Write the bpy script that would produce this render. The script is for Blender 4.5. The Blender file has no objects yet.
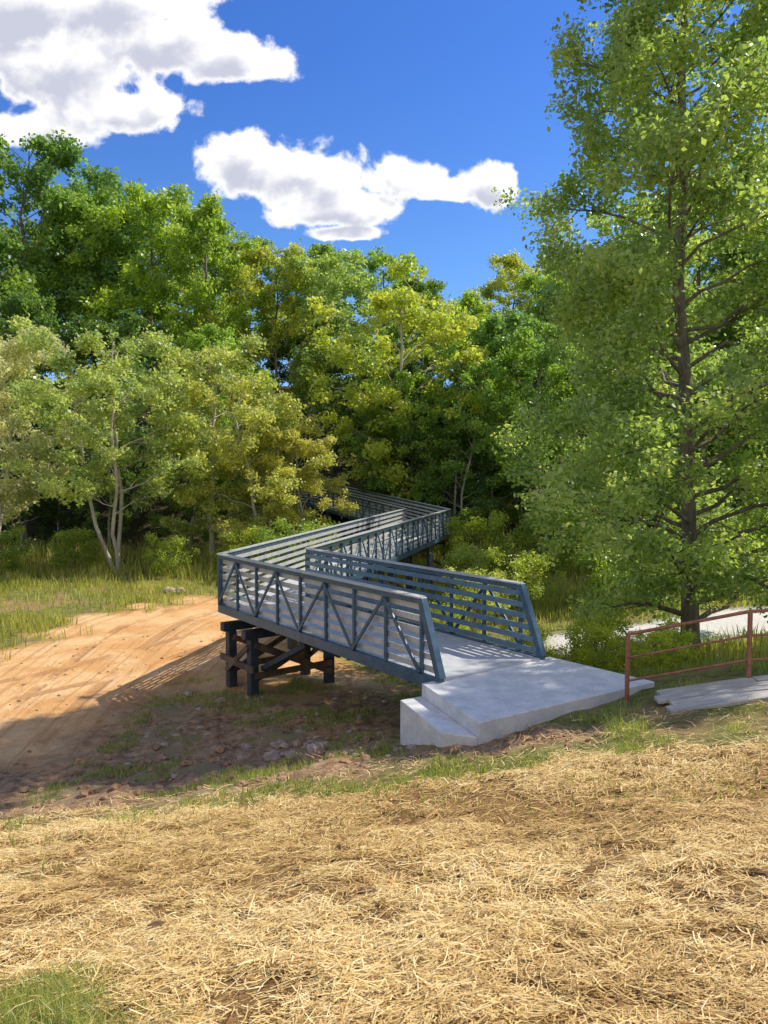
import bpy, math, random
import numpy as np
from mathutils import Vector, Matrix

scene = bpy.context.scene
scene.view_settings.view_transform = 'Standard'
scene.view_settings.look = 'None'
scene.view_settings.exposure = 0
R0 = np.random.RandomState

# ------------------------------------------------------------ noise / terrain
def vnoise(x, y, seed=0):
    x = np.asarray(x, float); y = np.asarray(y, float)
    xi = np.floor(x).astype(np.int64); yi = np.floor(y).astype(np.int64)
    xf = x - xi; yf = y - yi
    def h(a, b):
        n = (a * 374761393 + b * 668265263 + seed * 974634777) & 0xffffffff
        n = ((n ^ (n >> 13)) * 1274126177) & 0xffffffff
        n = (n ^ (n >> 16)) & 0xffff
        return n / 65535.0
    u = xf * xf * (3 - 2 * xf); v = yf * yf * (3 - 2 * yf)
    return (h(xi, yi) * (1 - u) + h(xi + 1, yi) * u) * (1 - v) + (h(xi, yi + 1) * (1 - u) + h(xi + 1, yi + 1) * u) * v
def fbm(x, y, seed=0, oct=4):
    s = 0; a = .5
    for o in range(oct):
        s = s + a * vnoise(x * 2 ** o, y * 2 ** o, seed + o * 7); a *= .5
    return s / (1 - .5 ** oct)
def sst(a, b, x):
    t = np.clip((x - a) / (b - a), 0, 1); return t * t * (3 - 2 * t)

CP = np.array([
 (0,-5,2.6),(-10,-5,1.6),(10,-5,3.2),(0,0,1.9),(-5,0,1.5),(6,0,2.3),(-12,1,.6),
 (0,4,1.05),(-4,4,.65),(4,4,1.35),(8,4,1.7),(0,8,-.2),(-4.7,9,-1.0),(-2.3,9,-.75),(2,9,.0),(5,9,.4),(8,9,.7),
 (1.2,9.6,-.12),(0.2,10.5,-.62),(0.2,12,-1.0),(1.2,13.2,-1.1),(3.3,14.8,-.9),(3.6,10.6,.0),(5.2,12.2,.0),(5.2,10.8,.28),(7,11.5,.45),(10,10,.9),
 (-6,13.8,-2.05),(-3,13,-1.75),(-1.5,14.5,-1.75),(-2,17,-1.95),(-4,19,-2.05),(-8,20,-2.1),(-12,25,-2.1),(-22,25,-1.9),(0,20,-2.15),
 (-8,16,-2.1),(-10,14,-2.1),(-7,26,-2.12),(-11,19,-2.1),
 (3,22,-2.2),(0,30,-2.3),(-10,35,-2.0),(5,35,-2.3),(8,20,-1.6),(12,18,-1.0),(12,30,-1.5),(20,20,-.8),(-20,12,-2.0),(-9,10,-1.8),
 (-25,2,-1.2),(0,50,-2.0),(-20,48,-1.8),(20,48,-1.8),(18,6,1.9),(5,17,-1.3)], float)
def _phi(r): return np.where(r > 1e-9, r * r * np.log(np.maximum(r, 1e-9)), 0)
_n = len(CP)
_A = np.zeros((_n + 3, _n + 3))
_d = np.hypot(CP[:, None, 0] - CP[None, :, 0], CP[:, None, 1] - CP[None, :, 1])
_A[:_n, :_n] = _phi(_d) + np.eye(_n) * 1.0
_A[:_n, _n] = 1; _A[:_n, _n + 1] = CP[:, 0]; _A[:_n, _n + 2] = CP[:, 1]
_A[_n, :_n] = 1; _A[_n + 1, :_n] = CP[:, 0]; _A[_n + 2, :_n] = CP[:, 1]
_w = np.linalg.solve(_A, np.concatenate([CP[:, 2], [0, 0, 0]]))

def straw_edge(x):
    return np.interp(x, [-12, -8, -4.7, -2.3, .2, 2.4, 4, 8, 14], [10, 9.6, 9.1, 9.0, 8.7, 8.1, 7.7, 7.2, 6.5])
def masks(x, y):
    n = fbm(x * .8, y * .8, 3, 4) - .5
    n2 = fbm(x * 2.5, y * 2.5, 11, 3) - .5
    patch = sst(.72, .42, np.hypot((x + 1.62), (y - 2.65) * .8) + n2 * .6)
    straw = sst(.45, -.45, y - straw_edge(x) + n * 1.9 + n2 * .9) * (1 - patch)
    le = np.interp(y, [8, 14, 18, 22, 27, 32, 35], [-17, -15, -13, -11.8, -11.8, -8.8, -6])
    re = np.interp(y, [9, 11, 12, 14, 16, 20, 24, 35], [-1.5, .0, .4, .7, .6, .4, -3, -4])
    dirt = sst(-.8, .8, (x - le) + n * 4.5 + n2 * 1.5) * sst(.5, -.5, (x - re) + n * 2) * sst(33.5, 32, y + n * 2)
    dirt = dirt * (1 - straw) * sst(-.2, .6, y - straw_edge(x) + n * 2 - .3)
    dirt = np.maximum(dirt, sst(1.0, .5, np.hypot((x - 1.7) * .62, y - 9.75) + n2 * .9) * (1 - straw))
    bank = np.maximum(sst(-7.5, -5, x + n * 2) * sst(19.5, 17, y + n * 2), sst(14.6, 13.2, y + n * 2))
    path = sst(2.8, 1.6, np.abs(y - 23.4 - .2 * (x - 9)) + n * 1.5) * sst(4.5, 6, x)
    forest = sst(38, 43, y + n * 4)
    return straw, dirt, bank, path, forest, patch
def H(x, y, detail=True):
    x = np.atleast_1d(np.asarray(x, float)); y = np.atleast_1d(np.asarray(y, float))
    xc = np.clip(x, -25, 20); yc = np.clip(y, -5, 50)
    z = np.zeros(x.shape)
    for i in range(_n):
        z += _w[i] * _phi(np.hypot(xc - CP[i, 0], yc - CP[i, 1]))
    z += _w[_n] + _w[_n + 1] * xc + _w[_n + 2] * yc
    z += .35 * np.clip(y - 47, 0, 45) * sst(44, 56, y)
    if detail:
        near = 1 - sst(40, 90, np.hypot(x, y))
        s, d, b, p, f, g = masks(x, y)
        z += near * ((fbm(x * .9, y * .9, 21, 4) - .5) * .16 * (1 - .6 * d) + (fbm(x * 5, y * 5, 5, 3) - .5) * .055)
        z += d * b * (fbm(x * 2.2, y * 2.2, 33, 4) - .5) * .34
    return z
def Hs(x, y): return float(H(x, y)[0])

# ------------------------------------------------------------ mesh helper
def mesh_np(name, V, F, mats, mat_idx=None, attrs=None, smooth=False):
    me = bpy.data.meshes.new(name)
    V = np.asarray(V, np.float32)
    if not isinstance(F, list): F = [F]
    F = [np.asarray(f, np.int32) for f in F if len(f)]
    me.vertices.add(len(V)); me.vertices.foreach_set('co', V.ravel())
    nl = sum(f.size for f in F); npoly = sum(len(f) for f in F)
    me.loops.add(nl); me.polygons.add(npoly)
    me.loops.foreach_set('vertex_index', np.concatenate([f.ravel() for f in F]))
    tot = np.concatenate([np.full(len(f), f.shape[1], np.int32) for f in F])
    st = np.concatenate([[0], np.cumsum(tot)[:-1]]).astype(np.int32)
    me.polygons.foreach_set('loop_start', st)
    if mat_idx is not None: me.polygons.foreach_set('material_index', np.asarray(mat_idx, np.int32))
    if smooth: me.polygons.foreach_set('use_smooth', np.ones(npoly, bool))
    for m in mats: me.materials.append(m)
    if attrs:
        for k, a in attrs.items():
            a = np.asarray(a, np.float32)
            if a.ndim == 1:
                at = me.attributes.new(k, 'FLOAT', 'POINT'); at.data.foreach_set('value', a)
            else:
                at = me.attributes.new(k, 'FLOAT_COLOR', 'POINT')
                at.data.foreach_set('color', np.concatenate([a, np.ones((len(a), 1), np.float32)], 1).ravel())
    me.update(calc_edges=True)
    return me
def add(name, me, loc=(0, 0, 0), parent=None, rot=0, scale=1):
    o = bpy.data.objects.new(name, me); scene.collection.objects.link(o)
    o.location = loc; o.rotation_euler = (0, 0, rot)
    o.scale = (scale,) * 3 if not isinstance(scale, tuple) else scale
    if parent: o.parent = parent
    return o
def empty(name, loc=(0, 0, 0)):
    o = bpy.data.objects.new(name, None); scene.collection.objects.link(o); o.location = loc; return o

# ------------------------------------------------------------ materials
class NT:
    def __init__(s, tree): s.t = tree; s.n = tree.nodes; s.l = tree.links; s.n.clear()
    def node(s, typ, **kw):
        nd = s.n.new(typ)
        for k, v in kw.items(): setattr(nd, k, v)
        return nd
    def link(s, a, b): s.l.new(a, b)
    def setin(s, sock, v):
        if hasattr(v, 'is_output') or isinstance(v, bpy.types.NodeSocket): s.l.new(v, sock)
        else: sock.default_value = v
    def math(s, op, a, b=0.0, c=0.0, clamp=False):
        nd = s.node('ShaderNodeMath', operation=op, use_clamp=clamp)
        s.setin(nd.inputs[0], a); s.setin(nd.inputs[1], b)
        if len(nd.inputs) > 2: s.setin(nd.inputs[2], c)
        return nd.outputs[0]
    def vm(s, op, a, b=(0, 0, 0)):
        nd = s.node('ShaderNodeVectorMath', operation=op)
        s.setin(nd.inputs[0], a); s.setin(nd.inputs[1], b)
        return nd.outputs['Value'] if op in ('LENGTH', 'DOT_PRODUCT', 'DISTANCE') else nd.outputs[0]
    def mix(s, f, a, b, typ='MIX'):
        nd = s.node('ShaderNodeMix', data_type='RGBA', blend_type=typ)
        s.setin(nd.inputs[0], f); s.setin(nd.inputs[6], a); s.setin(nd.inputs[7], b)
        return nd.outputs[2]
    def noise(s, vec, scale, detail=4, rough=.55, dist=0):
        nd = s.node('ShaderNodeTexNoise'); nd.inputs['Scale'].default_value = scale
        nd.inputs['Detail'].default_value = detail; nd.inputs['Roughness'].default_value = rough
        nd.inputs['Distortion'].default_value = dist
        if vec is not None: s.link(vec, nd.inputs['Vector'])
        return nd.outputs[0]
    def ss(s, v, a, b):
        nd = s.node('ShaderNodeMapRange', interpolation_type='SMOOTHSTEP')
        s.setin(nd.inputs[0], v); nd.inputs[1].default_value = a; nd.inputs[2].default_value = b
        return nd.outputs[0]
    def scalev(s, vec, sc):
        nd = s.node('ShaderNodeVectorMath', operation='MULTIPLY'); s.link(vec, nd.inputs[0]); nd.inputs[1].default_value = sc
        return nd.outputs[0]
def newmat(name):
    m = bpy.data.materials.new(name); m.use_nodes = True
    return m, NT(m.node_tree)
def c4(r, g, b): return (r, g, b, 1)
def principled(t, col, rough=.8, metal=0.0, bump=None, bs=.3, bd=.02, spec=.5):
    p = t.node('ShaderNodeBsdfPrincipled'); t.setin(p.inputs['Base Color'], col)
    t.setin(p.inputs['Roughness'], rough); t.setin(p.inputs['Metallic'], metal)
    p.inputs['Specular IOR Level'].default_value = spec
    if bump is not None:
        b = t.node('ShaderNodeBump'); b.inputs['Strength'].default_value = bs; b.inputs['Distance'].default_value = bd
        t.link(bump, b.inputs['Height']); t.link(b.outputs[0], p.inputs['Normal'])
    o = t.node('ShaderNodeOutputMaterial'); t.link(p.outputs[0], o.inputs[0])
    return p

def simple(name, c1, c2, scale=6, rough=.8, metal=0.0, bs=.3, bd=.01, stretch=(1, 1, 1), spec=.5):
    m, t = newmat(name)
    tc = t.node('ShaderNodeTexCoord').outputs['Object']
    v = t.scalev(tc, stretch)
    n = t.noise(v, scale, 4, .6); n2 = t.noise(v, scale * 7, 3, .6)
    f = t.ss(t.math('ADD', t.math('MULTIPLY', n, .7), t.math('MULTIPLY', n2, .3)), .35, .65)
    principled(t, t.mix(f, c4(*c1), c4(*c2)), rough, metal, n2, bs, bd, spec)
    return m

m_steel = simple('blue_grey_steel', (.05, .10, .16), (.085, .15, .215), 5, .34, .15, .1, .003)
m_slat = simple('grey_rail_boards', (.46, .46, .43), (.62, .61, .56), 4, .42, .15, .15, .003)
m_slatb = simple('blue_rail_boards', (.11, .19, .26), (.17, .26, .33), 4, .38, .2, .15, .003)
m_deck = simple('deck_grey', (.42, .43, .44), (.56, .56, .56), 5, .6, 0, .2, .004)
m_timber = simple('weathered_timber', (.09, .055, .035), (.20, .13, .08), 4, .85, 0, .4, .01, (1, 1, .3))
m_dark = simple('dark_pile', (.025, .036, .05), (.055, .065, .08), 4, .6, 0, .3, .01)
m_conc = simple('pale_concrete', (.58, .58, .57), (.78, .77, .75), 3, .85, 0, .25, .004)
m_plank = simple('grey_planks', (.38, .35, .30), (.58, .54, .48), 6, .85, 0, .4, .01, (.4, 3, 1))
m_rust = simple('rust_painted_pipe', (.28, .10, .06), (.44, .19, .12), 9, .55, .2, .2, .003)
m_rock = simple('rock', (.26, .19, .14), (.48, .38, .30), 5, .9, 0, .6, .02)
m_clod = simple('clod', (.11, .055, .025), (.24, .13, .06), 12, .95, 0, .6, .02)
m_bclod = simple('bank_clod', (.24, .13, .07), (.42, .26, .15), 8, .95, 0, .6, .02)
m_bark = simple('bark', (.13, .105, .08), (.30, .25, .19), 5, .9, 0, .6, .03, (1, 1, .25))
m_bark_pale = simple('bark_pale', (.36, .32, .25), (.60, .55, .45), 4, .85, 0, .4, .02, (1, 1, .3))
m_bark_white = simple('bark_white', (.34, .30, .24), (.54, .49, .40), 4, .85, 0, .4, .02, (1, 1, .3))

def leafmat(name, transl=.5, tm=(1.7, 1.75, .8)):
    m, t = newmat(name)
    oi = t.node('ShaderNodeObjectInfo')
    at = t.node('ShaderNodeAttribute', attribute_name='var')
    v = at.outputs['Fac']
    dark = t.mix(1.0, oi.outputs['Color'], c4(.36, .46, .50), 'MULTIPLY')
    lite = t.mix(1.0, oi.outputs['Color'], c4(1.75, 1.5, 1.15), 'MULTIPLY')
    col = t.mix(v, dark, lite)
    p = t.node('ShaderNodeBsdfPrincipled'); t.link(col, p.inputs['Base Color']); p.inputs['Roughness'].default_value = .38
    p.inputs['Specular IOR Level'].default_value = .55
    tr = t.node('ShaderNodeBsdfTranslucent')
    tcol = t.mix(1.0, col, c4(*tm), 'MULTIPLY')
    tcol = t.mix(1.0, tcol, c4(.85, .88, .4), 'DARKEN')
    t.link(tcol, tr.inputs[0])
    mx = t.node('ShaderNodeMixShader'); mx.inputs[0].default_value = transl
    t.link(p.outputs[0], mx.inputs[1]); t.link(tr.outputs[0], mx.inputs[2])
    o = t.node('ShaderNodeOutputMaterial'); t.link(mx.outputs[0], o.inputs[0])
    return m
m_leaf = leafmat('leaves')
m_grass = leafmat('grass_blades', .35)

def strawmat():
    m, t = newmat('straw')
    at = t.node('ShaderNodeAttribute', attribute_name='var').outputs['Fac']
    cr = t.node('ShaderNodeValToRGB'); t.link(at, cr.inputs[0])
    e = cr.color_ramp.elements
    e[0].position = 0; e[0].color = c4(.22, .105, .03); e[1].position = 1; e[1].color = c4(.90, .73, .38)
    a = e.new(.3); a.color = c4(.52, .31, .10); b = e.new(.7); b.color = c4(.78, .55, .20)
    principled(t, cr.outputs[0], .5, 0)
    return m
m_straw = strawmat()

def groundmat():
    m, t = newmat('ground_soil_grass')
    pos = t.node('ShaderNodeNewGeometry').outputs['Position']
    A = t.node('ShaderNodeAttribute', attribute_name='maskA').outputs['Color']
    B = t.node('ShaderNodeAttribute', attribute_name='maskB').outputs['Color']
    sa = t.node('ShaderNodeSeparateColor'); t.link(A, sa.inputs[0])
    sb = t.node('ShaderNodeSeparateColor'); t.link(B, sb.inputs[0])
    straw, dirt, bank = sa.outputs; path, forest, _ = sb.outputs
    n1 = t.noise(pos, .7, 4); n2 = t.noise(pos, 5, 5, .65); n3 = t.noise(pos, 35, 4, .7)
    g = t.mix(t.ss(n2, .35, .65), c4(.12, .13, .03), c4(.26, .24, .075))
    g = t.mix(t.ss(n1, .46, .64), g, c4(.33, .22, .105))
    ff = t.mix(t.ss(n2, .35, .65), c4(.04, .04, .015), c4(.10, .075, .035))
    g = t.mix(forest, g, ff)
    sx = t.node('ShaderNodeSeparateXYZ'); t.link(pos, sx.inputs[0])
    def radial(cx, cy, wsc, wamp):
        dx = t.math('SUBTRACT', sx.outputs[0], cx); dy = t.math('SUBTRACT', sx.outputs[1], cy)
        r = t.math('SQRT', t.math('ADD', t.math('MULTIPLY', dx, dx), t.math('MULTIPLY', dy, dy)))
        return t.math('ADD', r, t.math('MULTIPLY', t.noise(pos, wsc, 1), wamp))
    r = radial(30, 22, .06, 3.0)
    r2 = radial(-34, 38, .08, 2.0)
    def streak(rr, fr, off):
        cv = t.node('ShaderNodeCombineXYZ'); t.link(t.math('MULTIPLY', rr, fr), cv.inputs[0]); t.link(t.math('MULTIPLY', sx.outputs[1], .05), cv.inputs[1]); cv.inputs[2].default_value = off
        return t.noise(cv.outputs[0], 1.0, 5, .7, .2)
    st2 = streak(r, 3.6, 4); st3 = streak(r2, 3.0, 9)
    d = t.mix(t.ss(n1, .35, .65), c4(.68, .36, .135), c4(.82, .53, .26))
    d = t.mix(t.math('MULTIPLY', t.ss(st2, .50, .62), .65), d, c4(.48, .23, .085))
    d = t.mix(t.math('MULTIPLY', t.ss(st3, .56, .64), .35), d, c4(.54, .27, .11))
    rut = None
    for rr, rads in ((r, (35.2, 36.9, 38.9, 40.6)), (r2, (31.1, 32.8))):
        for r0 in rads:
            b_ = t.ss(t.math('ABSOLUTE', t.math('SUBTRACT', rr, r0)), .24, .10)
            rut = b_ if rut is None else t.math('MAXIMUM', rut, b_)
    tread = t.math('SINE', t.math('MULTIPLY', t.math('ADD', sx.outputs[1], t.math('MULTIPLY', r, .8)), 48.0))
    gap = t.ss(t.noise(pos, .45, 4, .65), .40, .56)
    rut = t.math('MULTIPLY', rut, gap)
    rc = t.mix(t.ss(tread, -.6, .6), c4(.38, .18, .07), c4(.54, .29, .12))
    d = t.mix(t.math('MULTIPLY', rut, .75), d, rc)
    d = t.mix(t.math('MULTIPLY', t.ss(n2, .52, .72), .45), d, c4(.48, .25, .10))
    d = t.mix(t.math('MULTIPLY', t.ss(n3, .5, .75), .4), d, c4(.38, .19, .08))
    bk = t.mix(t.ss(n2, .35, .65), c4(.22, .13, .07), c4(.48, .31, .18))
    bk = t.mix(t.ss(n1, .5, .65), bk, c4(.29, .23, .12))
    bk = t.mix(t.math('MULTIPLY', t.ss(n3, .5, .7), .5), bk, c4(.16, .09, .05))
    d = t.mix(bank, d, bk)
    col = t.mix(dirt, g, d)
    s = t.mix(t.ss(n3, .35, .65), c4(.20, .105, .04), c4(.40, .24, .09))
    s = t.mix(t.ss(n2, .5, .7), s, c4(.17, .085, .035))
    col = t.mix(straw, col, s)
    pth = t.mix(t.ss(n3, .3, .7), c4(.70, .64, .57), c4(.82, .78, .72))
    col = t.mix(path, col, pth)
    hgt = t.math('ADD', t.math('MULTIPLY', n3, .4), n2)
    hgt = t.math('SUBTRACT', hgt, t.math('MULTIPLY', t.math('MULTIPLY', rut, dirt), .9))
    principled(t, col, .95, 0, hgt, .85, .07, .15)
    return m
m_ground = groundmat()

# ------------------------------------------------------------ ground sheet
N = 700; a = 6.2
s = np.linspace(-1, 1, N)
gx = np.sinh(a * s) / np.sinh(a) * 1600; gy = gx + 7
X, Y = np.meshgrid(gx, gy); X = X.ravel(); Y = Y.ravel()
Z = H(X, Y)
idx = np.arange(N * N).reshape(N, N)
F = np.stack([idx[:-1, :-1], idx[:-1, 1:], idx[1:, 1:], idx[1:, :-1]], -1).reshape(-1, 4)
S_, D_, B_, P_, FO_, G_ = masks(X, Y)
me = mesh_np('ground', np.stack([X, Y, Z], 1), F, [m_ground], attrs={
    'maskA': np.stack([S_, D_, B_], 1), 'maskB': np.stack([P_, FO_, G_], 1)}, smooth=True)
add('ground', me)

# ------------------------------------------------------------ boxes
class Geo:
    def __init__(s): s.V = []; s.F = []; s.n = 0
    def quadbox(s, c8):
        s.V += [tuple(c) for c in c8]; b = s.n
        s.F += [(b, b+3, b+2, b+1), (b+4, b+5, b+6, b+7), (b, b+1, b+5, b+4), (b+1, b+2, b+6, b+5), (b+2, b+3, b+7, b+6), (b+3, b, b+4, b+7)]
        s.n += 8
    def beam(s, p0, p1, w, h, side=None):
        p0 = Vector(p0); p1 = Vector(p1); d = (p1 - p0).normalized()
        if side is None:
            side = d.cross(Vector((0, 0, 1)))
            if side.length < 1e-3: side = Vector((1, 0, 0))
        side = Vector(side); side = (side - d * side.dot(d)).normalized(); up = side.cross(d).normalized()
        a_ = side * w / 2; b_ = up * h / 2
        s.quadbox([p0 - a_ - b_, p0 + a_ - b_, p0 + a_ + b_, p0 - a_ + b_, p1 - a_ - b_, p1 + a_ - b_, p1 + a_ + b_, p1 - a_ + b_])
    def prism(s, poly, z0, z1):
        b = s.n; k = len(poly)
        z0 = [z0] * k if np.isscalar(z0) else z0; z1 = [z1] * k if np.isscalar(z1) else z1
        s.V += [(p[0], p[1], z0[i]) for i, p in enumerate(poly)] + [(p[0], p[1], z1[i]) for i, p in enumerate(poly)]
        s.F.append(tuple(b + i for i in reversed(range(k)))); s.F.append(tuple(b + k + i for i in range(k)))
        for i in range(k):
            j = (i + 1) % k; s.F.append((b + i, b + j, b + k + j, b + k + i))
        s.n += 2 * k
    def obj(s, name, mat, parent=None, bevel=0):
        me = bpy.data.meshes.new(name); me.from_pydata(s.V, [], s.F); me.materials.append(mat)
        import bmesh
        bm = bmesh.new(); bm.from_mesh(me); bmesh.ops.recalc_face_normals(bm, faces=bm.faces); bm.to_mesh(me); bm.free()
        o = bpy.data.objects.new(name, me); scene.collection.objects.link(o)
        if parent: o.parent = parent
        if bevel:
            md = o.modifiers.new('bevel', 'BEVEL'); md.width = bevel; md.segments = 2
        return o
def tube(pts, rad, sides=6):
    pts = np.asarray(pts, float); n = len(pts)
    T = np.gradient(pts, axis=0); T /= np.linalg.norm(T, axis=1)[:, None] + 1e-9
    ref = np.array([0, 0, 1.]) if abs(T[0, 2]) < .8 else np.array([1., 0, 0])
    A = np.cross(T, ref); A /= np.linalg.norm(A, axis=1)[:, None] + 1e-9
    B = np.cross(T, A)
    ang = np.arange(sides) / sides * 2 * np.pi
    V = pts[:, None] + np.asarray(rad)[:, None, None] * (A[:, None] * np.cos(ang)[None, :, None] + B[:, None] * np.sin(ang)[None, :, None])
    i = np.arange(n - 1)[:, None] * sides; j = np.arange(sides)[None]
    jn = (j + 1) % sides
    F = np.stack([i + j, i + jn, i + sides + jn, i + sides + j], -1).reshape(-1, 4)
    return V.reshape(-1, 3), F

# ------------------------------------------------------------ bridge
bridge = empty('truss_footbridge')
g_st, g_sl, g_sb, g_dk, g_fb, g_pl, g_tm = Geo(), Geo(), Geo(), Geo(), Geo(), Geo(), Geo()
RH = 1.28
def side(P0, P1, z0, z1, out, lean0=0, lean1=0, bay=1.0, gs=None, skirt=0):
    gs = gs or g_sl
    P0 = Vector((P0[0], P0[1], z0)); P1 = Vector((P1[0], P1[1], z1)); L = (P1 - P0).length; u = (P1 - P0) / L
    out = Vector((out[0], out[1], 0)).normalized(); up = Vector((0, 0, 1))
    T0 = P0 + u * lean0 + up * RH; T1 = P1 - u * lean1 + up * RH
    g_st.beam(P0 - u * .02 + up * -.06, P1 + up * -.06, .12, .2)
    g_st.beam(T0, T1, .10, .10)
    g_sl.beam(T0 + up * .064, T1 + up * .064, .17, .025)
    if lean0: g_st.beam(P0 + up * .04, T0 + up * .045 , .13, .12, out)
    else: g_st.beam(P0 + up * .04, T0 - up * .05, .1, .1, out)
    if lean1: g_st.beam(P1 + up * .04, T1 + up * .045, .13, .12, out)
    else: g_st.beam(P1 + up * .04, T1 - up * .05, .1, .1, out)
    nb = max(2, int(round((L - lean0 - lean1) / bay))); nb += nb % 2
    st = (L - lean0 - lean1) / nb
    for i in range(nb + 1):
        q = P0 + u * (lean0 + st * i)
        if 0 < i < nb or (i == 0 and lean0) or (i == nb and lean1):
            g_st.beam(q + up * .042, q + up * (RH - .052), .06, .06, out)
        if i < nb:
            b0 = q + out * .0; b1 = q + u * st
            if i % 2 == 0: g_st.beam(b0 + up * .06 + out * .052, b1 + up * (RH - .07) + out * .052, .035, .065, out)
            else: g_st.beam(b0 + up * (RH - .07) + out * .052, b1 + up * .06 + out * .052, .035, .065, out)
    nr = 6
    for k in range(nr):
        h = .14 + k * (RH - .26) / (nr - 1)
        f = h / RH
        A_ = P0 + u * (lean0 * f + .03) + up * h - out * .055; B_2 = P1 - u * (lean1 * f + .03) + up * h - out * .055
        gs.beam(A_, B_2, .03, .105)
def deck(L0, L1, Rr0, Rr1, z0, z1):
    g_dk.prism([L0, L1, Rr1, Rr0], [z0 - .07, z1 - .07, z1 - .07, z0 - .07], [z0 + .02, z1 + .02, z1 + .02, z0 + .02])
    L0 = Vector((*L0, z0)); L1 = Vector((*L1, z1)); A = Vector((*Rr0, z0)); B = Vector((*Rr1, z1))
    n = int((L1 - L0).length / 1.0)
    for i in range(1, n + 1):
        t = i / (n + 1); g_fb.beam(L0.lerp(L1, t) - Vector((0, 0, .16)), A.lerp(B, t) - Vector((0, 0, .16)), .08, .17)
    for t in (.2, .5, .8):
        g_fb.beam(L0.lerp(A, t) - Vector((0, 0, .31)), L1.lerp(B, t) - Vector((0, 0, .31)), .1, .12)
u1 = Vector((-.601, .799)); n1 = Vector((.799, .601))
L10 = Vector((.945, 12.05)); R10 = L10 + n1 * 2.5
L11 = L10 + u1 * 8.6; R11 = R10 + u1 * 8.4
L12 = (1.22, 41.4); R12 = (3.63, 40.7)
L13 = (-5.6, 55.0); R13 = (-3.4, 56.5)
L14 = (-14, 60.0); R14 = (-12.5, 62.5)
Z3 = 1.0
side(L10, L11, 0, 0, -n1, .5, 0)
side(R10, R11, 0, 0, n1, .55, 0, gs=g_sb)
nv = Vector((.963, -.27))
side(L11, L12, 0, 0, -nv); side(R11, R12, 0, 0, nv)
nw = Vector((.93, .36))
side(L12, L13, 0, Z3, -nw); side(R12, R13, 0, Z3, nw)
side(L13, L14, Z3, Z3, (-.5, -.86)); side(R13, R14, Z3, Z3, (.5, .86))
i1 = n1 * .07; i2 = Vector((.07, -.02))
deck(tuple(L10 + i1), tuple(L11 + i1), tuple(R10 - i1), tuple(R11 - i1), 0, 0)
deck(tuple(L11 + i2), (L12[0] + .07, L12[1]), tuple(R11 - i2), (R12[0] - .07, R12[1]), -.004, -.004)
deck((L12[0] + .07, L12[1]), (L13[0] + .07, L13[1]), (R12[0] - .07, R12[1]), (R13[0] - .07, R13[1]), -.008, Z3)
deck(L13, L14, R13, R14, Z3 - .004, Z3 - .004)
def post(x, y, ztop, w=.3, g=None):
    zb = Hs(x, y) - .4; (g or g_pl).beam((x, y, zb), (x, y, ztop), w, w, (n1.x, n1.y, 0)); return zb + .4
for t in (7.1, 8.3):
    a0 = L10 + u1 * t + n1 * .15; b0 = R10 + u1 * t - n1 * .15
    for q in (a0, b0): post(q.x, q.y, -.60, .22)
    g_pl.beam((*(a0 - n1 * .25), -.49), (*(b0 + n1 * .25), -.49), .22, .22)
    side_off = -u1 * .14
    pa = a0 + side_off; pb = b0 + side_off
    g_tm.beam((pa.x, pa.y, -.75), (pb.x, pb.y, -1.75), .05, .14)
    g_tm.beam((pa.x, pa.y, -1.5), (pb.x, pb.y, -1.5), .056, .15)
    pa = a0 - side_off; pb = b0 - side_off
    g_tm.beam((pa.x, pa.y, -1.75), (pb.x, pb.y, -.75), .05, .14)
for sgn, base in ((-1, L10 + n1 * .15), (1, R10 - n1 * .15)):
    p = base + u1 * 7.1 + n1 * sgn * .145; q = base + u1 * 8.3 + n1 * sgn * .145
    g_tm.beam((p.x, p.y, -.8), (q.x, q.y, -1.6), .05, .13)
    g_tm.beam((p.x - u1.x * .3, p.y - u1.y * .3, -1.3), (q.x + u1.x * .3, q.y + u1.y * .3, -1.3), .06, .15)
for base in (L10 + n1 * .35, R10 - n1 * .35):
    p = base + u1 * 6.98; q = base + u1 * 4.9
    g_pl.beam((p.x, p.y, -1.35), (q.x, q.y, -.36), .10, .13)
for k in range(1, 6):
    t = k / 5
    p = Vector(L11).lerp(Vector(L12), t) + i2 * 3; q = Vector(R11).lerp(Vector(R12), t) - i2 * 3
    for w_ in (p, q): post(w_.x, w_.y, -.62, .24)
    g_pl.beam((*p, -.48), (*q, -.48), .26, .24)
    g_tm.beam((p.x, p.y - .16, -.8), (q.x, q.y - .16, -1.9), .05, .16)
for k in range(1, 5):
    t = k / 4
    p = Vector(L12).lerp(Vector(L13), t); q = Vector(R12).lerp(Vector(R13), t)
    for w_ in (p, q): post(w_.x, w_.y, -.2 + Z3 * t, .26)
g_st.obj('truss_frame', m_steel, bridge, .006)
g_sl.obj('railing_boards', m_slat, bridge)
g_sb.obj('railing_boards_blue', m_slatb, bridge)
g_dk.obj('deck', m_deck, bridge)
g_fb.obj('floor_beams', m_steel, bridge)
g_pl.obj('piles', m_dark, bridge, .015)
g_tm.obj('timber_bracing', m_timber, bridge)

# ------------------------------------------------------------ abutment slab
g = Geo()
A_ = (.62, 12.0); Bq = (3.12, 13.75); Cq = (4.5, 12.1); Dq = (1.32, 10.1)
g.prism([A_, Dq, Cq, Bq], -1.6, -.006)
g.prism([(.62 - .36, 11.8), (1.32 - .5, 10.3), (1.31, 10.11), (.615, 12.0)], -1.6, -.22)
g.obj('concrete_abutment', m_conc, None, .015)

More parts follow.
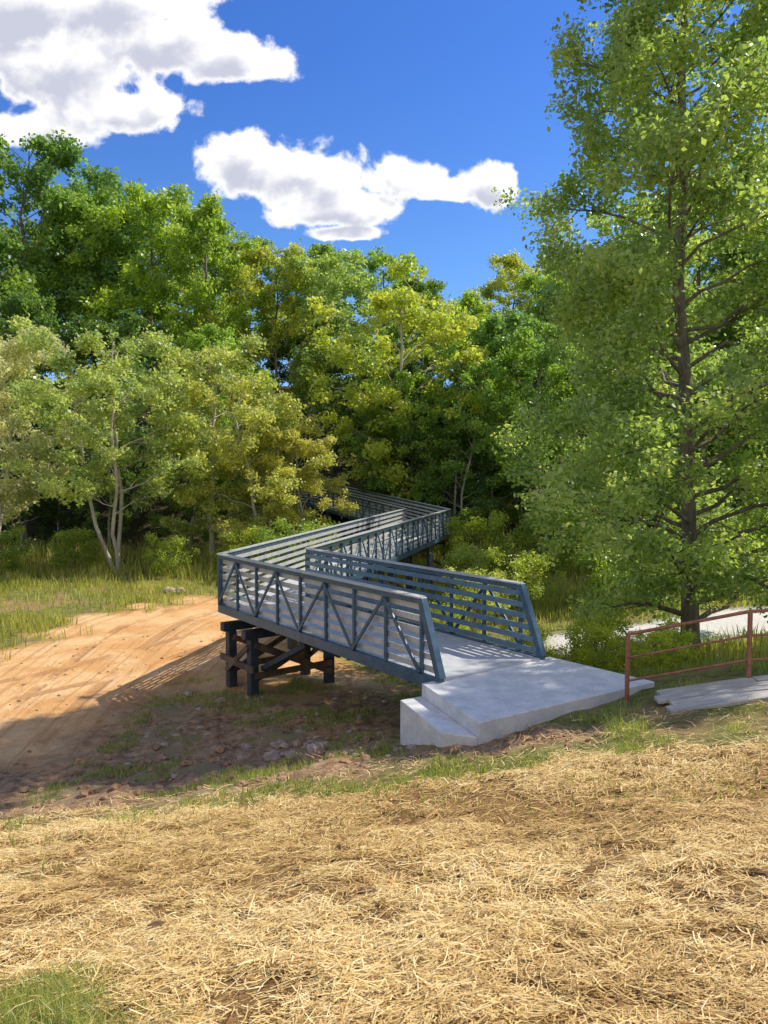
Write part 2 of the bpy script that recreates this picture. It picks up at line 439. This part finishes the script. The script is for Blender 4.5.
# ------------------------------------------------------------ handrail + boards
hr = empty('pipe_handrail', (4.6, 11, 0))
def tube_obj(name, pts, rad, mat, parent, sides=10):
    V, F = tube(pts, rad, sides)
    return add(name, mesh_np(name, V - np.array([4.6, 11, 0]), F, [mat], smooth=True), parent=parent)
posts = [(3.72, 11.15, 1.0), (5.4, 10.8, 1.42), (7.2, 10.4, 1.62)]
for i, (x, y, zt) in enumerate(posts):
    tube_obj('post_%d' % (i + 1), [(x, y, Hs(x, y) - .3), (x, y, zt)], [.035, .035], m_rust, hr)
for k, dz in enumerate((0, -.36, -.72)):
    tube_obj('rail_%d' % (k + 1), [(x, y, zt + dz) for x, y, zt in posts], [.026 if k == 0 else .018] * 3, m_rust, hr)
g = Geo()
for i in range(4):
    yo = 10.12 + i * .232
    xs = [3.95 + .12 * (i % 2), 5.45 + .2 * (i % 3), 7.4, 9.0]
    for a1, b1 in zip(xs[:-1], xs[1:]):
        z_ = lambda q: max(Hs(q, 10.1), Hs(q, 10.5), Hs(q, 10.9)) + .03
        g.beam((a1 + .008, yo - (a1 - 4) * .06, z_(a1)), (b1 - .008, yo - (b1 - 4) * .06, z_(b1)), .222, .06)
g.obj('boardwalk_path', m_plank, None, .008)

# ------------------------------------------------------------ trees
def build_tree(seed, Ht, R, cb, prof, nleaf, leaf, tr, nl=16, rc=.7, rise=.45, lean=0., flat=.55, bark=None, multi=1, subk=1.0, wob=.010, spr=1.0):
    rng = R0(seed); VV = []; FF = []; nv_ = 0
    clumps = []
    def addt(p, r, sd):
        nonlocal nv_
        V, F = tube(p, r, sd); VV.append(V); FF.append(F + nv_); nv_ += len(V)
    for mi in range(multi):
        ph = rng.rand() * 6.28; spread = (.16 * R * spr if multi > 1 else 0)
        k = 10; tz = np.linspace(0, 1, k)
        wx = np.cumsum(rng.randn(k)) * wob * Ht * (tz > 0); wy = np.cumsum(rng.randn(k)) * wob * Ht * (tz > 0)
        tp = np.stack([wx + lean * Ht * tz ** 1.5 + np.cos(ph + mi * 6.28 / multi) * spread * (tz ** .8) * 3,
                       wy + np.sin(ph + mi * 6.28 / multi) * spread * (tz ** .8) * 3, tz * Ht * (1 - .12 * mi)], 1)
        tp[0, 2] = -.5
        tr_ = tr / math.sqrt(multi)
        rad = tr_ * (1 - tz) ** .8 + .02; rad[0] *= 1.35
        addt(tp, rad, 8)
        for i in range(nl // multi):
            rel = ((i + rng.rand() * .7) / (nl // multi)); z = (cb + (0.97 - cb) * rel)
            p0 = np.array([np.interp(z, tz, tp[:, q]) for q in range(3)])
            az = i * 2.4 + rng.rand() * 1.2
            L = R * prof(rel) * rng.uniform(.65, 1.15)
            if L < .4: L = .4
            ri = rise * (.6 + .9 * rel) * rng.uniform(.6, 1.3)
            ss = np.linspace(0, 1, 6)
            bend = rng.randn() * .25
            dirx = np.cos(az + bend * ss); diry = np.sin(az + bend * ss)
            pts = p0 + np.stack([dirx * L * ss, diry * L * ss, L * (ri * 1.5 * ss - ri * .5 * ss ** 2)], 1)
            pts[1:-1] += rng.randn(4, 3) * .03 * L
            r0 = max(.02, np.interp(z, tz, rad) * .30)
            addt(pts, r0 * (1 - ss) ** .9 + .010, 5)
            nsub = max(3, int((3 + L * 1.3) * subk))
            for j in range(nsub):
                sj = rng.uniform(.2, 1)
                q0 = np.array([np.interp(sj, ss, pts[:, q]) for q in range(3)])
                aj = az + rng.choice([-1, 1]) * rng.uniform(.3, 1.3)
                lj = L * rng.uniform(.15, .42) * (1.2 - .5 * sj) + .2
                q1 = q0 + np.array([np.cos(aj) * lj, np.sin(aj) * lj, lj * rng.uniform(-.45, .8)])
                qm = (q0 + q1) / 2 + rng.randn(3) * .06 * lj
                addt(np.array([q0, qm, q1]), np.array([r0 * .3 * (1 - sj * .5) + .008, .012, .006]), 3)
                clumps.append((q1, rng.uniform(.45, 1.2)))
                if rng.rand() < .6: clumps.append((qm, rng.uniform(.4, .8)))
            clumps.append((pts[-1], rng.uniform(.6, 1.1)))
        clumps.append((tp[-1], .7)); clumps.append((tp[-2], .8))
    C = np.array([c[0] for c in clumps]); W = np.array([c[1] for c in clumps])
    cv = rng.rand(len(C))
    pr = W ** 2; pr /= pr.sum()
    ci = rng.choice(len(C), nleaf, p=pr)
    d = rng.randn(nleaf, 3); rr = rng.rand(nleaf) ** .5
    d /= np.linalg.norm(d, axis=1)[:, None]
    off = d * (rr * W[ci] * rc)[:, None] * np.array([1, 1, flat])
    off += rng.randn(nleaf, 3) * .20 * rc
    P = C[ci] + off
    nrm = rng.randn(nleaf, 3) * .8 + np.array([0, 0, .7]) + d * .5; nrm /= np.linalg.norm(nrm, axis=1)[:, None]
    ax = rng.randn(nleaf, 3); ax -= nrm * (ax * nrm).sum(1)[:, None]; ax /= np.linalg.norm(ax, axis=1)[:, None]
    bx = np.cross(nrm, ax)
    ls = leaf * rng.uniform(.6, 1.3, nleaf)[:, None]
    LV = np.stack([P - ax * ls * .5, P + bx * ls * .33 - ax * ls * .05, P + ax * ls * .55 - nrm * ls * .12, P - bx * ls * .33 - ax * ls * .05], 1).reshape(-1, 3)
    LF = np.arange(nleaf * 4).reshape(-1, 4) + nv_
    V = np.concatenate(VV + [LV]); FB = np.concatenate(FF)
    var = np.clip(.05 + .5 * cv[ci] + .45 * rng.rand(nleaf), 0, 1)
    va = np.concatenate([np.zeros(nv_), np.repeat(var, 4)])
    mi_ = np.concatenate([np.zeros(len(FB)), np.ones(len(LF))])
    return mesh_np('tree_mesh_%d' % seed, V, [FB, LF], [bark or m_bark, m_leaf], mi_, {'var': va})
rnd = lambda r: max(.15, math.sin(math.pi * min(1, (.12 + .88 * r)) ** .85) ** .6)
cone = lambda r: max(.12, (1 - r) ** .56) * (1 if r > .08 else .9)
oval = lambda r: max(.2, (1 - abs(2 * r - .85) ** 2.2 / 1.4) ** .8) if r < 1 else .2

big = build_tree(1, 23.0, 5.3, .05, cone, 125000, .145, .21, 100, .54, .42, flat=.85, subk=1.35, wob=.004)
o = add('broadleaf_tree', big, (8.4, 20.0, Hs(8.4, 20) - .05)); o.color = (.31, .43, .17, 1)
o = add('broadleaf_tree', big, (14.3, 16.6, Hs(14, 16.6)), rot=2.1, scale=.76); o.color = (.30, .41, .14, 1)

var_tall = [build_tree(10 + i, 18, 4.6 + .4 * (i % 3), .2 + .04 * (i % 3), [rnd, oval, rnd, oval][i], 23000, .27, .2, 34, .68, .5, flat=.7) for i in range(4)]
var_mid = [build_tree(30 + i, 11, 3.7, .16, [rnd, oval, rnd][i], 21000, .19, .13, 26, .54, .5, flat=.65, bark=m_bark_pale, multi=[2, 1, 2][i]) for i in range(3)]
fork = build_tree(71, 12.5, 3.9, .30, rnd, 25000, .19, .17, 30, .58, .6, flat=.65, bark=m_bark_white, multi=3, spr=1.1)
bush_m = [build_tree(50 + i, 2.4, 1.7, .05, rnd, 7000, .115, .03, 14, .42, .7, flat=.8, multi=1) for i in range(2)]

cols = [(.22, .34, .08), (.26, .38, .075), (.36, .45, .09), (.14, .25, .085), (.42, .48, .11), (.28, .39, .16), (.21, .33, .08)]
rng = R0(5)
forest = empty('distant_forest', (0, 60, 0))
def ftree(x, y, h, tall=True, col=None, k=None):
    ms = var_tall if tall else var_mid; base = 18 if tall else 11
    m_ = ms[rng.randint(len(ms)) if k is None else k]
    sc = h / base
    vals = (rng.rand() * 6.28, (sc * rng.uniform(.85, 1.1), sc * rng.uniform(.85, 1.1), sc))
    c = col or cols[rng.randint(len(cols))]; j = rng.uniform(.85, 1.25)
    if abs(x) > .66 * y + 3: return
    o = add('woodland_tree', m_, (x - 0, y - 60, Hs(x, y)), forest, *vals)
    o.color = (c[0] * j, c[1] * j, c[2] * j, 1)
def hh(x): return np.interp(x, [-45, -25, -14, -6, 0, 40], [27, 26, 22, 18.5, 17, 17])
for x in np.arange(-40, 42, 5.4):
    xx = x + rng.uniform(-1.5, 1.5); yy = 52 + rng.uniform(-2.5, 2.5)
    if -9 < xx < 1.5: continue
    ftree(xx, yy, hh(xx) * rng.uniform(.6, .85))
for x in np.arange(-48, 50, 5.6):
    xx = x + rng.uniform(-1.8, 1.8); ftree(xx, 63 + rng.uniform(-3, 3), hh(xx) * rng.uniform(.82, 1.05))
for x in np.arange(-60, 62, 6.5):
    xx = x + rng.uniform(-2, 2); ftree(xx, 77 + rng.uniform(-4, 4), hh(xx) * rng.uniform(.8, 1.02))
dk = (.10, .17, .06)
for x in np.arange(-36, 36, 3.8):
    xx = x + rng.uniform(-1, 1); yy = 47.5 + rng.uniform(-1.5, 2)
    if -8 < xx < 4: continue
    ftree(xx, yy, rng.uniform(5, 9), False, dk if rng.rand() < .5 else None)
for xx, yy in [(-5.5, 66), (-1, 61), (2.5, 55), (1, 52.5)]: ftree(xx, yy, rng.uniform(8, 12), False, dk)
for xx, yy, h in [(9.5, 45, 14), (14, 42, 14), (20, 44, 14), (7, 50, 15), (16.5, 38, 20), (21.5, 38, 21), (28, 42, 18)]: ftree(xx, yy, h)

def ind(name, m_, x, y, sc, col, rot=0):
    o = add(name, m_, (x, y, Hs(x, y)), None, rot, sc); o.color = (*col, 1); return o
ind('young_tree', fork, -13.9, 38.5, 1.0, (.36, .46, .20), .9)
ind('young_tree', var_mid[2], -21.5, 41, 1.2, (.58, .60, .42), 1.9)
ind('young_tree', var_mid[1], -10.0, 42.5, 1.1, (.40, .47, .19), 2.9)
ind('young_tree', var_mid[2], -6.8, 41.5, .95, (.46, .49, .18), 4.0)
ind('young_tree', var_mid[0], -4.2, 42.8, .78, (.54, .53, .18), 5.1)
ind('young_tree', var_mid[1], 1.0, 51, 1.5, (.46, .55, .12), 1.1)
ind('young_tree', var_mid[2], 4.6, 48, .9, (.20, .32, .09), 2.2)

def shrub(x, y, sc, col):
    o = add('shrub', bush_m[rng.randint(2)], (x, y, Hs(x, y) - .1), None, rng.rand() * 6.28, sc); o.color = (col[0] * 2.8, col[1] * 2.7, col[2] * 2.4, 1)
for x, y, sc, c in [(-3.8, 38.0, 1.0, (.08, .12, .03)), (-5.4, 36.5, .9, (.07, .11, .03)), (-7.2, 38, .9, (.1, .13, .03)), (-16, 38, .8, (.09, .13, .03)),
    (-19, 36, .8, (.08, .12, .03)), (-11, 38, .7, (.1, .14, .03)), (-22, 33, .9, (.08, .11, .04)), (3.8, 33, .8, (.13, .17, .05)), (5.5, 29, .8, (.12, .16, .04)),
    (3.4, 27, .7, (.15, .18, .06)), (2.0, 24.5, .5, (.13, .17, .05)), (5.4, 18.2, .5, (.14, .18, .03)), (4.6, 16.0, .42, (.14, .18, .03)), (3.7, 18.6, .45, (.15, .19, .04)), (6.2, 15.6, .35, (.13, .18, .03)), (5.4, 14.6, .3, (.15, .19, .03)),
    (9.5, 29, 1, (.1, .15, .03)), (13, 29.5, 1.1, (.1, .14, .03)), (17, 29, 1.1, (.1, .14, .03)), (5, 39, 1.1, (.12, .16, .03)), (8, 37, 1.2, (.09, .13, .03))]:
    shrub(x, y, sc, c)

# ------------------------------------------------------------ grass
def blades(name, x, y, h, w, seed, lean=.4):
    r = R0(seed); n = len(x); z = H(x, y) - .01
    az = r.rand(n) * 6.28; px = np.cos(az) * w / 2; py = np.sin(az) * w / 2
    la = r.rand(n) * 6.28; ll = h * lean * r.uniform(.2, 1.3, n); lx = np.cos(la) * ll; ly = np.sin(la) * ll
    b0 = np.stack([x - px, y - py, z], 1); b1 = np.stack([x + px, y + py, z], 1)
    m0 = np.stack([x - px * .8 + lx * .35, y - py * .8 + ly * .35, z + h * .6], 1); m1 = np.stack([x + px * .8 + lx * .35, y + py * .8 + ly * .35, z + h * .6], 1)
    t_ = np.stack([x + lx, y + ly, z + h], 1)
    V = np.stack([b0, b1, m1, m0, t_], 1).reshape(-1, 3); i = np.arange(n)[:, None] * 5
    Fq = i + np.array([[0, 1, 2, 3]]); Ft = i + np.array([[3, 2, 4]])
    var = np.repeat(np.clip(r.rand(n) * .7 + .3 * vnoise(x * .9, y * .9, 4), 0, 1), 5)
    return mesh_np(name, V, [Fq, Ft], [m_grass], attrs={'var': var})
def scatter(n, x0, x1, y0, y1, seed):
    r = R0(seed); x = r.uniform(x0, x1, n); y = r.uniform(y0, y1, n); return x, y, r
x, y, r = scatter(220000, -34, 24, 14, 47, 1)
S_, D_, B_, P_, FO_, G_ = masks(x, y)
cl = fbm(x * .5, y * .5, 9, 3)
k = (r.rand(len(x)) < (1 - D_) * (1 - P_) * np.clip((cl - .3) * 3, .15, 1)) & ~((y < 22) & (x > -11) & (x < 3)) & (np.abs(x) < .6 * y + 2) & (y > 16 - .6 * (x - 4) * (x > 4))
x, y = x[k], y[k]; r = R0(3)
h = r.uniform(.12, .36, len(x)) * (1 + 2.2 * sst(33, 41, y) * r.rand(len(x))) * (1 + 1.6 * (fbm(x * .4, y * .4, 14, 3) - .4)) * (1 + .8 * (x > 3) * r.rand(len(x)))
o = add('meadow_grass', blades('meadow_grass', x, y, h, .035, 2)); o.color = (.38, .41, .12, 1)
x, y, r = scatter(260000, -9, 16, 6.0, 20, 7)
S_, D_, B_, P_, FO_, G_ = masks(x, y)
cl = fbm(x * 1.3, y * 1.3, 19, 4)
inslab = ((x - 1.32) * (-.93) + (y - 10.1) * (-.37) < .75) & ((x - 1.32) * .49 * -1 + (y - 10.1) * .87 > -.35 + .0) & ((x < 4.8)) & (y < 14.3) & (y > 9.9) & (x > .1)
p0 = np.clip((cl - .47) * 8, 0, 1) * (1 - S_ * .93)
p0 = np.where(D_ > .4, np.clip((cl - .49) * 9, 0, 1) * .9 * (y < 19.5) * (x > -7.5 + cl * 3) * (x < .6), p0)
k = (r.rand(len(x)) < p0) & ~inslab & ~((x > 3.8) & (x < 9.2) & (y > 9.6) & (y < 11.0))
x, y = x[k], y[k]; r = R0(8)
o = add('bank_grass', blades('bank_grass', x, y, r.uniform(.04, .16, len(x)), .010, 9, .6)); o.color = (.28, .35, .10, 1)
x, y, r = scatter(70000, -3.2, -.6, 1.2, 3.8, 17)
S_, D_, B_, P_, FO_, G_ = masks(x, y)
k = r.rand(len(x)) < G_ * .8 + .003; x, y = x[k], y[k]; r = R0(18)
o = add('grass_tuft', blades('grass_tuft', x, y, r.uniform(.03, .11, len(x)), .0035, 19, .9)); o.color = (.34, .39, .14, 1)

# ------------------------------------------------------------ straw mulch
r = R0(77); n = 600000
yy = 1.0 + 9.6 * r.rand(n) ** 1.4; xx = (r.rand(n) * 2 - 1) * (.62 * yy + 1.0)
S_, D_, B_, P_, FO_, G_ = masks(xx, yy)
dens = .65 * fbm(xx * 1.8, yy * 1.8, 41, 4) + .35 * fbm(xx * 5.5, yy * 5.5, 43, 2)
k = r.rand(n) < (S_ * np.clip(.24 + (dens - .475) * 6, .04, 1) + .03)
xx, yy = xx[k], yy[k]; n = len(xx)
L = r.uniform(.03, .18, n) * (.75 + .05 * yy); w = r.uniform(.0009, .0024, n) * (.75 + .16 * yy)
az = r.rand(n) * 6.28; swirl = fbm(xx * .7, yy * .7, 51, 2) * 12; az = np.where(r.rand(n) < .2, swirl + r.randn(n) * .5, az)
dx, dy = np.cos(az), np.sin(az); lift = r.rand(n) ** 3 * .055 + .004; tilt = r.randn(n) * .22
pts = []
bd = r.randn(n) * .10
for s_, sg in ((-.5, -1), (0, 0), (.5, 1)):
    px = xx + dx * L * s_ - dy * L * bd * (1 - abs(sg)); py = yy + dy * L * s_ + dx * L * bd * (1 - abs(sg))
    pts.append((px, py, H(px, py) + lift + np.maximum(tilt * L * s_, -lift * .7)))
V = []
for px, py, pz in pts:
    V.append(np.stack([px - dy * w, py + dx * w, pz], 1)); V.append(np.stack([px + dy * w, py - dx * w, pz + w * .3], 1))
V = np.stack(V, 1).reshape(-1, 3); i = np.arange(n)[:, None] * 6
F = np.concatenate([i + np.array([[0, 1, 3, 2]]), i + np.array([[2, 3, 5, 4]])])
big_ = fbm(xx * .5, yy * .5, 71, 3)
var = np.clip(r.rand(n) * .75 + .25 * dens[k] + (big_ - .5) * .7 + (r.rand(n) < .05) * .3, 0, 1)
add('straw_mulch', mesh_np('straw_mulch', V, F, [m_straw], attrs={'var': np.repeat(var, 6)}))

# ------------------------------------------------------------ clods & rocks
import bmesh
from mathutils import noise as mn
def lumps(name, items, mat, seed):
    r = random.Random(seed); bm = bmesh.new()
    for (x, y, s) in items:
        bt = bmesh.new(); bmesh.ops.create_icosphere(bt, subdivisions=2, radius=1)
        ox = r.random() * 50
        sc = (s * r.uniform(.7, 1.4), s * r.uniform(.7, 1.3), s * r.uniform(.45, .8)); rot = Matrix.Rotation(r.random() * 6, 3, 'Z')
        zz = Hs(x, y)
        for v in bt.verts:
            f = 1 + .45 * mn.noise(v.co * 1.4 + Vector((ox, 0, 0))) + .2 * mn.noise(v.co * 4 + Vector((0, ox, 0)))
            c = v.co * f; c = rot @ Vector((c.x * sc[0], c.y * sc[1], c.z * sc[2])); v.co = c + Vector((x, y, zz + s * .2))
        tmp = bpy.data.meshes.new('t'); bt.to_mesh(tmp); bt.free(); bm.from_mesh(tmp); bpy.data.meshes.remove(tmp)
    me = bpy.data.meshes.new(name); bm.to_mesh(me); bm.free(); me.materials.append(mat); add(name, me)
r = random.Random(4)
lumps('dirt_clods', [(r.uniform(-4, 4.5), r.uniform(2.0, 8.5), r.choice([.008, .012, .018, .03])) for _ in range(180)] +
      [(-.35, 5.7, .06), (-.8, 4.1, .055), (-1.3, 4.05, .06), (-1.2, 4.15, .04), (.65, 2.95, .045), (.55, 3.0, .03), (2.2, 4.2, .05)], m_clod, 2)
lumps('bank_clods', [(r.uniform(-6, -.2), r.uniform(9.8, 16), r.choice([.02, .03, .05, .08])) for _ in range(320)] +
      [(r.uniform(.6, 3.0), r.uniform(9.0, 9.9), r.choice([.02, .03, .05])) for _ in range(80)] + [(r.uniform(-12, -5), r.uniform(13, 26), r.choice([.02, .03, .04])) for _ in range(120)], m_bclod, 6)
lumps('rubble_rocks', [(-1.6 + r.uniform(-.6, .6), 13.2 + r.uniform(-.8, .8), r.choice([.05, .08, .12])) for _ in range(22)] +
      [(r.uniform(-5, 0), r.uniform(12, 18), r.choice([.04, .07, .1])) for _ in range(50)] +
      [(-.2 + r.uniform(-.8, .8), 11.3 + r.uniform(-.5, .9), r.choice([.04, .07])) for _ in range(18)] + [(-9.7, 33, .35), (-9.2, 33.1, .25)], m_rock, 3)

# ------------------------------------------------------------ sky, sun
sxy = Vector((.92, .39)).normalized()
az_sun = math.atan2(sxy.x, sxy.y); el = math.radians(49)
S = Vector((math.sin(az_sun) * math.cos(el), math.cos(az_sun) * math.cos(el), math.sin(el)))
ld = bpy.data.lights.new('sun', 'SUN'); ld.energy = 5.0; ld.angle = math.radians(.5); ld.color = (1, .94, .82)
lo = bpy.data.objects.new('sun', ld); scene.collection.objects.link(lo); lo.rotation_euler = S.to_track_quat('Z', 'Y').to_euler()

w = bpy.data.worlds.new('World'); scene.world = w; w.use_nodes = True
t = NT(w.node_tree)
sky = t.node('ShaderNodeTexSky', sky_type='NISHITA'); sky.sun_disc = False
sky.sun_elevation = el; sky.sun_rotation = az_sun; sky.air_density = 1.0; sky.dust_density = .4; sky.ozone_density = 2.0
gen = t.node('ShaderNodeTexCoord').outputs['Generated']
sep = t.node('ShaderNodeSeparateXYZ'); t.link(gen, sep.inputs[0])
tint = t.mix(t.ss(sep.outputs[2], .18, .52), c4(.50, .78, 1.15), c4(.34, .64, 1.20))
skyc = t.mix(1.0, sky.outputs[0], tint, 'MULTIPLY')
yc = t.math('MAXIMUM', sep.outputs[1], .02)
uu = t.math('DIVIDE', sep.outputs[0], yc); vv = t.math('DIVIDE', sep.outputs[2], yc)
cb = t.node('ShaderNodeCombineXYZ'); t.link(uu, cb.inputs[0]); t.link(vv, cb.inputs[1]); P = cb.outputs[0]
lobes = [(-.47, .60, .14, .055), (-.41, .52, .14, .065), (-.30, .55, .11, .05), (-.20, .535, .09, .034), (-.34, .61, .12, .038), (-.34, .475, .09, .034), (-.46, .448, .10, .032),
         (-.18, .405, .085, .048), (-.105, .39, .09, .048), (-.058, .345, .085, .030), (.02, .385, .06, .03), (.14, .375, .045, .032), (.08, .368, .07, .017), (-.05, .314, .055, .013)]
def field(Pv):
    f = None
    for (u0, v0, ru, rv) in lobes:
        q = t.vm('LENGTH', t.vm('MULTIPLY', t.vm('SUBTRACT', Pv, (u0, v0, 0)), (1 / ru, 1 / rv, 0)))
        f = q if f is None else t.math('SMOOTH_MIN', f, q, .2)
    return t.math('MAXIMUM', t.math('SUBTRACT', 1.0, f), -1.0)
P2 = t.vm('ADD', P, (.010, .022, 0))
nA = t.noise(P, 11.0, 6, .58, .15)
nB = t.noise(P2, 11.0, 4, .58, .15)
d0 = t.math('ADD', field(P), t.math('MULTIPLY', t.math('SUBTRACT', nA, .5), 2.3))
d1 = t.math('ADD', field(P2), t.math('MULTIPLY', t.math('SUBTRACT', nB, .5), 2.3))
front = t.math('GREATER_THAN', sep.outputs[1], .05)
alpha = t.math('MULTIPLY', t.ss(d0, -.02, .26), front)
shade = t.math('MULTIPLY', t.ss(d1, .05, .85), t.ss(d0, .05, .5))
shade = t.math('MULTIPLY', shade, .85)
cc = t.mix(shade, c4(8.0, 7.9, 7.7), c4(3.4, 3.6, 4.6))
fin = t.mix(alpha, skyc, cc)
fill_n = t.noise(gen, 2.2, 3, .55)  # unseen clouds behind and above the camera, added as neutral fill light
ba = t.math('MULTIPLY', t.ss(fill_n, .40, .56), t.ss(sep.outputs[1], .15, -.25))
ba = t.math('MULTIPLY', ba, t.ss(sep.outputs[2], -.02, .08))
fill_c = t.mix(t.ss(fill_n, .5, .75), c4(5.8, 5.6, 5.2), c4(3.4, 3.3, 3.2))
fin = t.mix(ba, fin, fill_c)
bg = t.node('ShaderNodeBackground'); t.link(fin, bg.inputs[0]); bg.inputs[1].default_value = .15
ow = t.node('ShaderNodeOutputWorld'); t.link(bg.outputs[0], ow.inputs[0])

# ------------------------------------------------------------ camera
cd = bpy.data.cameras.new('camera'); cd.sensor_fit = 'VERTICAL'; cd.sensor_height = 36; cd.sensor_width = 27; cd.lens = 26.0
cd.clip_start = .05; cd.clip_end = 5000
co = bpy.data.objects.new('camera', cd); scene.collection.objects.link(co)
co.location = (0, 0, 3.5); co.rotation_euler = (math.radians(90 - 3.25), 0, 0)
scene.camera = co
